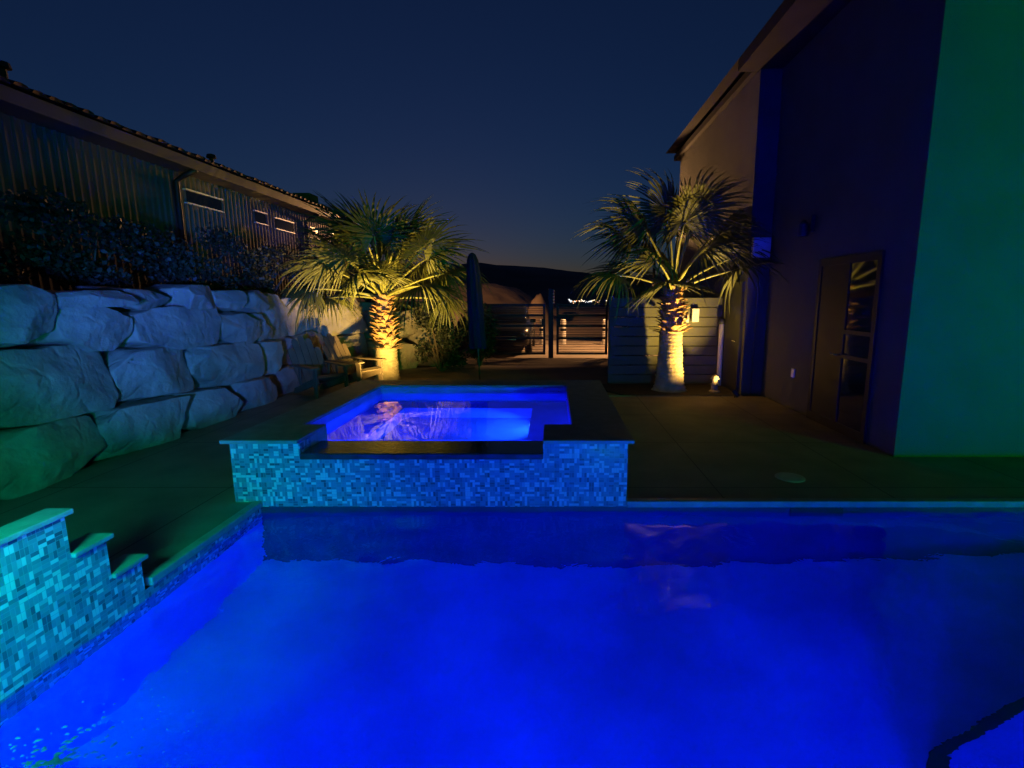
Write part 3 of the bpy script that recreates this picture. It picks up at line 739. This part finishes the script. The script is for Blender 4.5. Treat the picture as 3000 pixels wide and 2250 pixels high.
def palm(label, loc, z_smooth, z_top, r_base, r_mid, n_f, seed, lean=0.0, scale=1.0, el_hi=86, el_lo=-38, right_bare=False):
    r = random.Random(seed)
    t_ = thing("palm_tree", label, "palm tree", (loc[0], loc[1], 0.0), 0, "uplit fan palms behind the spa")
    prof = []
    nseg = int(z_smooth / 0.022)
    for i in range(nseg + 1):
        f = i / nseg; z = -0.05 + (z_smooth + 0.05) * f
        rr = r_base + (r_mid - r_base) * min(1, f * 1.25) ** 0.7 + 0.05 * max(0, 1 - f * 7)
        rr += (0.010 if i % 3 == 0 else -0.004) * (1 + r.uniform(-0.5, 0.8)) + r.uniform(-.003, .003)
        prof.append((rr, z))
    prof += [(r_mid * 0.95, z_smooth + 0.01), (r_mid * 0.80, (z_smooth + z_top) / 2), (r_mid * 0.66, z_top), (0.05, z_top + 0.22)]
    off = seed * 3.7
    MB().lathe(prof, 40, (0, 0, 0), lambda a, z: 1 + 0.05 * noise.noise((math.cos(a) * 1.5 + off, math.sin(a) * 1.5, z * 5)) + 0.02 * noise.noise((math.cos(a) * 6 + off, math.sin(a) * 6, z * 30))).build("trunk", M_TRUNK, t_, smooth=True)
    # cut leaf bases: flared curved stubs wrapped round the upper trunk in spirals
    nb = 150; bt = MB()
    for i in range(nb):
        f = i / nb
        z = z_smooth - 0.03 + (z_top - z_smooth) * f + r.uniform(-.02, .02)
        a = i * 2.39996 + r.uniform(-.22, .22)
        rad = r_mid * (1.02 - 0.36 * f)
        L = r.uniform(0.09, 0.19); wd = r.uniform(0.055, 0.10); tilt = R(r.uniform(38, 78)) if f > 0.06 else R(r.uniform(5, 50))
        er = Vector((math.cos(a), math.sin(a), 0)); et = Vector((-math.sin(a), math.cos(a), 0)); ez = Vector((0, 0, 1))
        sk_ = r.uniform(-0.55, 0.55)
        rows = []
        for s in (0, 0.35, 0.7, 1.0):
            c0 = er * (rad - 0.03 + s * L * math.cos(tilt) + 0.05 * s * s) + ez * (z + s * L * math.sin(tilt) - 0.03 * s * s) + et * (sk_ * s * L)
            w_ = wd * (1 - 0.45 * s) if s < 1 else wd * r.uniform(0.35, 0.7)
            th = 0.020 * (1 - 0.5 * s)
            nr = (er * math.sin(tilt) - ez * math.cos(tilt) * 0.4)
            rows.append([c0 - et * w_, c0 + nr * th * 1.4, c0 + et * w_, c0 - nr * th])
        vs = [q for row in rows for q in row]; fs = []
        for j in range(3):
            for k in range(4): fs.append((j*4 + k, j*4 + (k+1) % 4, (j+1)*4 + (k+1) % 4, (j+1)*4 + k))
        fs.append((12, 13, 14, 15)); bt.add(vs, fs)
    bt.build("leaf_base_sheath", M_BOOT, t_)
    for i in range(n_f):
        f = (i + 0.5) / n_f
        el = el_hi + (el_lo - el_hi) * f ** 1.05 + r.uniform(-7, 7)
        az = i * 137.508 + seed * 41 + r.uniform(-14, 14)
        me = FM[(i * 3 + seed) % 3 if f < 0.55 else (i % 2) * 2 + 2 if i % 2 == 0 else 1 + (i % 3)]
        if right_bare and el < 22 and math.cos(R(az)) > 0.2: continue
        o = bpy.data.objects.new("frond", me); COL.objects.link(o); o.parent = t_
        s = scale * r.uniform(0.86, 1.08) * (0.92 if f < 0.1 else 1)
        o.scale = (s, s, s)
        h = z_top + 0.20 - 0.24 * f
        a = R(az)
        if el < 12 and math.sin(a) < -0.35: a += math.pi * (0.5 if math.cos(a) > 0 else -0.5) * 0.75
        o.location = (0.07 * math.cos(a), 0.07 * math.sin(a), h)
        o.rotation_euler = (Matrix.Rotation(a, 3, 'Z') @ Matrix.Rotation(-R(el), 3, 'Y') @ Matrix.Rotation(R(r.uniform(-28, 28)), 3, 'X')).to_euler()
    return t_
palm("fan palm with slender trunk beside the wooden chairs and boulder wall", (-3.68, 11.2), 0.66, 1.78, 0.26, 0.235, 29, 3, scale=1.20, el_lo=2)
palm("fan palm with thick smooth lower trunk in front of the board fence", (2.24, 9.7), 1.14, 1.92, 0.31, 0.215, 25, 8, scale=1.10, el_lo=6, right_bare=True)
uplight("uplight", (-2.85, 9.0, 0.10), (-3.66, 11.1, 1.75), P_PALM_A, "low spotlight on the deck between the spa and the wooden chairs", R(84), 0.8)
uplight("uplight", (3.26, 8.98, 0.10), (2.26, 9.62, 1.5), P_PALM_B, "low spotlight in the corner by the dark side door, turned to the palm", R(98), 1.0)

# ------------------------------------------------------------------ shrubs
def shrub(label, loc, size, n, seed, group, leaf=0.055, mat_=None):
    r = random.Random(seed)
    t_ = thing("shrub", label, "shrub", loc, 0, group)
    sx, sy, sz = size
    clumps = []
    for k in range(14):
        a = r.uniform(0, 6.283); q = r.uniform(0.1, 0.8)
        clumps.append((Vector((math.cos(a) * q * sx, math.sin(a) * q * sy, sz * r.uniform(0.35, 1.75))), r.uniform(0.25, 0.5)))
    lf = MB()
    for i in range(n):
        c, cr = clumps[r.randrange(len(clumps))]
        dvec = Vector((r.gauss(0, 1), r.gauss(0, 1), r.gauss(0, 1))).normalized() * (r.random() ** 0.45)
        p = c + Vector((dvec.x * sx, dvec.y * sy, dvec.z * sz)) * cr
        if p.z < 0.03: p.z = r.uniform(0.03, 0.2)
        L = leaf * r.uniform(0.7, 1.7); w_ = L * r.uniform(0.25, 0.42)
        d1 = Vector((r.gauss(0, 1), r.gauss(0, 1), r.gauss(0.3, 0.8))).normalized()
        d2 = d1.cross(Vector((r.gauss(0, 1), r.gauss(0, 1), r.gauss(0, 1)))).normalized()
        lf.add([p, p + d1 * L * .5 + d2 * w_, p + d1 * L, p + d1 * L * .5 - d2 * w_], [(0, 1, 2, 3)])
    lf.build("foliage", mat_ or M_SHRUB, t_, smooth='open')
    tw = MB()
    for c, cr in clumps[:9]:
        tw.tube([(c.x * 0.06, c.y * 0.06, 0), (c.x * 0.5, c.y * 0.5, c.z * 0.5), tuple(c)], [0.028, 0.018, 0.008], 5)
    tw.build("stems", M_TWIG, t_)
    return t_
GT = "shrubs along the top of the boulder wall"
shrub("broad dark shrub above the boulders at the left edge of the picture", (-6.3, 4.9, 1.64), (0.75, 1.1, 0.75), 5200, 41, GT)
shrub("dark shrub above the flat slab boulder on the wall", (-6.2, 6.9, 1.64), (0.75, 1.1, 0.72), 4600, 42, GT)
shrub("dark shrub below the longest slit window of the brown house", (-6.2, 8.9, 1.64), (0.7, 1.1, 0.68), 4600, 43, GT)
shrub("dark shrub between the two downspouts of the brown house", (-6.1, 10.9, 1.64), (0.7, 1.0, 0.60), 4200, 44, GT)
shrub("open leggy shrub in front of the far windows of the brown house", (-5.9, 13.0, 1.64), (0.75, 0.9, 0.85), 2200, 45, GT)
shrub("low shrub at the far end of the boulder wall behind the left palm", (-5.2, 14.6, 1.64), (0.7, 0.9, 0.5), 2600, 46, GT)
GG = "shrubs near the gate"
shrub("brownish shrub just right of the left palm trunk", (-2.75, 12.4, 0), (0.65, 0.7, 0.75), 4200, 51, GG)
shrub("tall shrub between the closed parasol and the left palm", (-1.95, 13.4, 0), (0.6, 0.7, 0.85), 4200, 52, GG)
shrub("dark shrub between the right gate post and the board fence", (1.75, 11.6, 0), (0.5, 0.7, 0.78), 4200, 53, GG)
shrub("dark bushy shrub just right of the gate", (2.45, 14.2, 0), (0.7, 0.7, 0.85), 4200, 54, GG)

# ------------------------------------------------------------------ garden chairs
def chair(loc, rz, label):
    t_ = thing("adirondack_chair", label, "garden chair", loc, rz, "slatted wooden garden chairs")
    # faces +X; seat slopes down to the back, fan back leans to -X
    for s in (-1, 1):
        MB().box(0.36, 0.46, s*0.29 - 0.014, s*0.29 + 0.014, 0, 0.53).build("front_leg", M_WOOD, t_, bevel=0.004)
        y0 = s * 0.255
        sd = MB(); pr_ = [(0.44, 0.26), (0.44, 0.37), (-0.44, 0.10), (-0.50, 0.0), (-0.40, 0.0)]
        vs = [(x, y0 - 0.013, z) for x, z in pr_] + [(x, y0 + 0.013, z) for x, z in pr_]; n = len(pr_)
        sd.add(vs, [tuple(range(n)), tuple(range(2*n - 1, n - 1, -1))] + [(k, (k+1) % n, n + (k+1) % n, n + k) for k in range(n)])
        sd.build("rear_leg", M_WOOD, t_)
        ar = MB(); pa = [(0.52, -0.085), (0.52, 0.06), (0.44, 0.085), (-0.10, 0.06), (-0.42, 0.03), (-0.42, -0.03), (-0.1, -0.06), (0.44, -0.095)]
        ar.prism([(x, s*0.31 + y) for x, y in reversed(pa)], 0.53, 0.555); ar.build("armrest", M_WOOD, t_)
        MB().box(-0.20, -0.14, s*0.275 - 0.012, s*0.275 + 0.012, 0.20, 0.53).build("arm_brace", M_WOOD, t_)
    se = MB()
    for k in range(6):
        x = 0.42 - k * 0.098; z = 0.375 - k * 0.030 - (0.012 if k else 0)
        M_ = Matrix.Translation((x, 0, z)) @ Matrix.Rotation(R(-17 if k else 25), 4, 'Y')
        se.box(-0.043, 0.043, -0.28, 0.28, -0.011, 0.011, M_)
    se.build("seat", M_WOOD, t_)
    bk = MB()
    for k in range(5):
        u = k - 2
        hgt = 0.98 - 0.062 * u * u
        M_ = Matrix.Translation((-0.17, 0, 0.20)) @ Matrix.Rotation(R(-29), 4, 'Y') @ Matrix.Rotation(R(-0.9 * u), 4, 'X')
        w_ = 0.054; pts = [(-w_, 0), (w_, 0), (w_ * 1.05, hgt - 0.07), (w_ * 0.8, hgt - 0.02), (0, hgt), (-w_ * 0.8, hgt - 0.02), (-w_ * 1.05, hgt - 0.07)]
        n = len(pts)
        vs = [M_ @ Vector((-0.009, u * 0.116 + a, z)) for a, z in pts] + [M_ @ Vector((0.009, u * 0.116 + a, z)) for a, z in pts]
        bk.add(vs, [tuple(range(n)), tuple(range(2*n - 1, n - 1, -1))] + [(j, (j+1) % n, n + (j+1) % n, n + j) for j in range(n)])
    for zz in (0.08, 0.42):
        M_ = Matrix.Translation((-0.17, 0, 0.20)) @ Matrix.Rotation(R(-29), 4, 'Y')
        bk.box(-0.034, -0.011, -0.27, 0.27, zz, zz + 0.06, M_)
    bk.build("backrest", M_WOOD, t_)
    return t_
chair((-4.34, 9.35, 0.0), R(-38), "slatted wooden chair nearest the pool with its back to the boulders")
chair((-4.0, 10.15, 0.0), R(-24), "slatted wooden chair right in front of the left palm trunk")

# ------------------------------------------------------------------ closed parasol
pa = thing("closed_parasol", "closed dark navy parasol on a thin pole behind the spa", "parasol", (-1.24, 8.62, 0))
pa.rotation_euler = (0, R(-2.2), 0)
MB().lathe([(0.26, 0), (0.26, 0.03), (0.08, 0.05), (0.04, 0.12), (0.03, 0.12)], 24).build("base", M_DARK, pa)
MB().tube([(0, 0, 0.05), (0, 0, 2.45)], 0.013, 10).build("pole", M_WOOD, pa, smooth=True)
MB().lathe([(0.130, 0.92), (0.138, 0.98), (0.125, 1.3), (0.118, 1.7), (0.108, 2.1), (0.085, 2.38), (0.05, 2.47), (0.015, 2.50)], 48, (0, 0, 0),
           lambda a, z: 1 + 0.16 * math.cos(8 * a + 1.5 * z) + 0.08 * noise.noise((math.cos(a) * 2, math.sin(a) * 2, z * 4))).build("canopy", M_FABRIC, pa, smooth=True)
MB().tube([(-0.14, 0, 1.36), (0, -0.145, 1.37), (0.14, 0, 1.36), (0, 0.145, 1.37), (-0.14, 0, 1.36)], 0.012, 6).build("strap", M_FABRIC, pa)

# ------------------------------------------------------------------ gate
def gate(label, x0, x1, y, hinge_left):
    t_ = thing("slatted_gate", label, "gate", ((x0 + x1) / 2, y, 0), 0, "black metal gate leaves")
    h = (x1 - x0) / 2
    fr = MB()
    fr.box(-h, -h + 0.07, -0.025, 0.025, 0.06, 1.60); fr.box(h - 0.07, h, -0.025, 0.025, 0.06, 1.60)
    for z in (0.06, 0.53, 0.90, 1.22, 1.53):
        fr.box(-h + 0.07, h - 0.07, -0.025, 0.025, z, z + 0.07)
    fr.build("frame", M_DARK, t_)
    sl = MB(); z = 0.15
    while z < 1.51:
        if not any(a - 0.025 < z < a + 0.075 for a in (0.53, 0.90, 1.22)):
            sl.box(-h + 0.07, h - 0.07, -0.008, 0.008, z, z + 0.016)
        z += 0.052
    sl.build("slats", M_DARK, t_)
    lt = MB().box(-0.05, 0.05, -0.045, -0.026, 0.95, 1.15).build("latch", M_DARK, t_)
    lt.location = ((h - 0.06) if hinge_left else (-h + 0.06), 0, 0)
    return t_
gate("wide black gate leaf left of the middle post, with a parked car behind it", -2.25, -0.24, 15.6, True)
gate("black slatted gate leaf right of the middle post with bright paving behind it", 0.10, 1.66, 15.6, False)
def post(x, label, h):
    t_ = thing("gate_post", label, "post", (x, 15.6, -0.05), 0, "dark posts of the gate")
    MB().box(-0.075, 0.075, -0.06, 0.06, 0, h).build("shaft", M_DARK, t_, bevel=0.008)
    MB().box(-0.09, 0.09, -0.075, 0.075, h, h + 0.03).build("cap", M_DARK, t_, bevel=0.008)
    return t_
p1 = post(-0.07, "tall dark gate post in the middle between the two gate leaves", 2.08)
for k in range(5):
    MB().lathe([(0.0, -0.03), (0.022, -0.02), (0.026, 0.0), (0.022, 0.02), (0.0, 0.03)], 8, (0.085, -0.08, 1.68 + 0.09 * k)).build("reflector", M_WHITE, p1, smooth=True)
post(-2.36, "dark gate post at the left end of the gate by the shrubs", 1.62)
post(1.78, "dark gate post at the right end of the gate", 1.62)
sf = thing("slat_fence", "dark slatted fence running right from the gate", "fence", (2.75, 15.6, 0))
s_ = MB(); z = 0.08
while z < 1.55: s_.box(-0.86, 0.86, -0.01, 0.01, z, z + 0.022); z += 0.052
s_.build("slats", M_DARK, sf)
for xx in (-0.55, 0.86): MB().box(xx - 0.04, xx + 0.04, -0.035, 0.03, -0.05, 1.62).build("post", M_DARK, sf)

# ------------------------------------------------------------------ car behind the gate, bollards, street lamps
car = thing("parked_car", "dark car parked on the drive behind the left gate leaf", "car", (-1.65, 18.2, -0.045), R(90))
def loft(secs, name, material, parent):
    """secs: list of (x, [(y,z)...]) cross sections along the length"""
    n = len(secs[0][1]); vs = []; fs = []
    for x, p in secs: vs += [(x, a, b) for a, b in p]
    for i in range(len(secs) - 1):
        for k in range(n): fs.append((i*n + k, i*n + (k+1) % n, (i+1)*n + (k+1) % n, (i+1)*n + k))
    fs.append(tuple(range(n - 1, -1, -1))); m = (len(secs) - 1) * n; fs.append(tuple(m + k for k in range(n)))
    o = MB().add(vs, fs).build(name, material, parent, smooth=True, bevel=0); return o
def sec(hw, z0, z1, c=0.10): return [(-hw + c, z0), (hw - c, z0), (hw, z0 + c), (hw, z1 - c), (hw - c*1.4, z1), (-hw + c*1.4, z1), (-hw, z1 - c), (-hw, z0 + c)]
bdy = loft([(-2.25, sec(0.72, 0.42, 0.74)), (-2.12, sec(0.86, 0.30, 0.88)), (-1.3, sec(0.92, 0.26, 0.98)), (0, sec(0.93, 0.26, 1.02)), (1.4, sec(0.92, 0.26, 1.02)), (2.05, sec(0.88, 0.30, 1.0)), (2.2, sec(0.78, 0.42, 0.86))], "body", M_CARPAINT, car)
loft([(-1.05, sec(0.76, 0.97, 1.03, 0.03)), (-0.45, sec(0.70, 0.97, 1.50, 0.06)), (0.3, sec(0.69, 0.97, 1.56, 0.07)), (1.3, sec(0.68, 0.97, 1.52, 0.07)), (1.95, sec(0.72, 0.97, 1.04, 0.03))], "cabin", M_PANE, car)
loft([(-0.40, sec(0.68, 1.49, 1.53, 0.015)), (0.3, sec(0.68, 1.55, 1.59, 0.015)), (1.25, sec(0.66, 1.51, 1.55, 0.015))], "roof", M_CARPAINT, car)
for sx in (-1.4, 1.35):
    for sy in (-1, 1):
        wv = MB().lathe([(0.20, -0.10), (0.30, -0.11), (0.335, -0.07), (0.335, 0.07), (0.30, 0.11), (0.20, 0.10)], 24).build("wheel", M_TYRE, car, loc=(sx, sy * 0.84, 0.335)); wv.rotation_euler = (R(90), 0, 0)
        MB().lathe([(0.0, -0.105), (0.2, -0.10), (0.2, 0.10), (0.0, 0.105)], 16).build("rim", M_CHROME, wv)
for sy in (-1, 1):
    MB().box(-2.235, -2.14, sy*0.62 - 0.16, sy*0.62 + 0.16, 0.62, 0.74).build("headlight", M_CHROME, car, bevel=0.02)
    MB().box(-0.95, -0.80, sy*0.97 - 0.09, sy*0.97 + 0.09, 1.0, 1.12).build("mirror", M_CARPAINT, car, bevel=0.02)
MB().box(-2.275, -2.22, -0.5, 0.5, 0.52, 0.66).build("grille", M_CHROME, car, bevel=0.01)
GB = "white bollards along the far side of the drive"
for x, lb in ((-0.43, "white bollard seen through the gate just left of the middle post"), (0.40, "white bollard seen through the right gate leaf"),
              (2.05, "white bollard seen just past the right gate post"), (2.95, "white bollard furthest right beside the board fence")):
    t_ = thing("bollard", lb, "bollard", (x, 20.2, -0.05), 0, GB)
    MB().lathe([(0.11, 0), (0.11, 0.95), (0.09, 1.0), (0.0, 1.02)], 14).build("shaft", M_WHITE, t_)
    MB().lathe([(0.113, 0.55), (0.113, 0.65)], 14).build("band", M_DARK, t_)
STREET = (1.0, 0.49, 0.18)
def street_lamp(label, loc, h, heads):
    """heads: (reach x, reach y, aim point, watts, cone)"""
    t_ = thing("street_lamp", label, "street lamp", loc, 0, "street lamps beyond the gate")
    MB().tube([(0, 0, 0), (0, 0, 0.4), (0, 0, h)], [0.09, 0.06, 0.045], 10).build("pole", M_DARK, t_, smooth=True)
    for ax, ay, aim, power, cone in heads:
        MB().tube([(0, 0, h - 0.05), (ax * 0.5, ay * 0.5, h + 0.06), (ax, ay, h + 0.05)], 0.03, 8).build("arm", M_DARK, t_, smooth=True)
        P0 = Vector((ax, ay, h)); dv = (Vector(aim) - Vector(loc) - P0).normalized(); q = dv.to_track_quat('Z', 'Y').to_euler()
        hd = MB().lathe([(0.0, -0.16), (0.06, -0.16), (0.11, 0.0), (0.11, 0.05), (0.10, 0.05), (0.098, 0.0), (0.0, 0.0)], 18).build("head", M_DARK, t_, loc=P0); hd.rotation_euler = q
        ln = MB().lathe([(0.0, 0.002), (0.096, 0.002), (0.08, 0.015), (0, 0.02)], 18).build("lens", emis("street_lens", (1.0, 0.7, 0.4), 6.0), t_, loc=P0); ln.rotation_euler = q
        light("street_glow", 'SPOT', tuple(P0 + dv * 0.07), power, STREET, t_, aim=tuple(P0 + dv), spot_size=R(cone), spot_blend=0.35, shadow_soft_size=0.09)
street_lamp("street lamp on a pole standing behind the crown of the right palm", (3.6, 18.6, -0.05), 4.1, [(-0.5, 0, (1.0, 18.3, 0), P_STREET_A, 92), (-0.85, -0.1, (3.45, 11.2, 4.6), P_WALL, 32)])
street_lamp("twin headed street lamp standing behind the crown of the left palm", (-5.6, 20.6, -0.05), 4.4,
            [(-0.4, -0.1, (-7.5, 17.2, 3.7), P_STREET_B, 60), (0.3, 0.3, (-2.5, 31.0, 0.5), P_BANK, 105)])

# ------------------------------------------------------------------ far terrain and lights
def terrain(name, x0, x1, y0, y1, nx, ny, fz, material):
    vs = []; fs = []
    for j in range(ny + 1):
        for i in range(nx + 1):
            x = x0 + (x1 - x0) * i / nx; y = y0 + (y1 - y0) * j / ny
            vs.append((x, y, fz(x, y)))
    for j in range(ny):
        for i in range(nx):
            a = j * (nx + 1) + i; fs.append((a, a + 1, a + nx + 2, a + nx + 1))
    return struct(MB().add(vs, fs).build(name, material, smooth='open'))
def bank(x, y):
    k = max(0, min(1, (y - 24.5) / 14)); k = k * k * (3 - 2 * k)
    e = max(0, min(1, (0.2 - x) / 5.0)); e = e * e * (3 - 2 * e)
    mound = 2.2 * math.exp(-(((x + 0.75 + 0.35 * noise.noise((x * 1.3, y, 3))) / 0.62) ** 2 + ((y - 31) / 1.4) ** 2))
    return -0.09 + 2.9 * k * (0.28 + 0.72 * e) + (0.30 * noise.noise((x * 0.5, y * 0.5, 2)) + 0.1 * noise.noise((x * 2, y * 2, 5))) * k * 1.2 + mound * 0.75
terrain("sandy_bank", -24, 6, 24.0, 60, 120, 110, bank, M_SAND)
def hill(x, y):
    k = max(0, 1 - abs(y - 230) / 110.0); k = k * k * (3 - 2 * k)
    prof = 16.5 - 3.0 * max(0, min(1, (x + 2) / 40.0)) + 8 * max(0, min(1, (-x - 20) / 80))
    return -0.1 + k * prof * (0.92 + 0.28 * noise.noise((x * 0.02, y * 0.02, 1))) + k * 0.8 * noise.noise((x * 0.11, y * 0.1, 7))
terrain("hills", -320, 320, 115, 345, 160, 50, hill, M_HILL)
cl = MB(); rc = random.Random(9)
cols = []
for i in range(70):
    x = 112 * (rc.uniform(1226, 1292) - 1195) / 1100 if i < 48 else 112 * (rc.uniform(1296, 1400) - 1195) / 1100
    z = 1.75 - 112 * (rc.gauss(4.5, 1.6)) / 1100
    r0 = rc.uniform(0.05, 0.13)
    cl.lathe([(0.01, -r0), (r0, 0), (0.01, r0)], 6, (x, 112 + rc.uniform(-2, 2), z))
clm = bpy.data.materials.new("town_lights"); clm.use_nodes = True
t = clm.node_tree; p = t.nodes['Principled BSDF']
tc = t.nodes.new('ShaderNodeTexCoord'); vn = t.nodes.new('ShaderNodeTexWhiteNoise'); mp = t.nodes.new('ShaderNodeVectorMath'); mp.operation = 'SNAP'
mp.inputs[1].default_value = (0.35, 50, 50); t.links.new(tc.outputs['Object'], mp.inputs[0]); t.links.new(mp.outputs[0], vn.inputs['Vector'])
rp = t.nodes.new('ShaderNodeValToRGB'); e = rp.color_ramp.elements
e[0].color = (1, 0.55, 0.2, 1); e[1].color = (1, 0.9, 0.75, 1); q = e.new(0.9); q.color = (0.7, 0.85, 1, 1); q = e.new(0.15); q.color = (1, 0.2, 0.08, 1); q = e.new(0.3); q.color = (1, 0.7, 0.35, 1)
t.links.new(vn.outputs['Value'], rp.inputs['Fac']); t.links.new(rp.outputs['Color'], p.inputs['Emission Color']); p.inputs['Emission Strength'].default_value = 3.0
struct(cl.build("town_lights", clm), 'stuff')
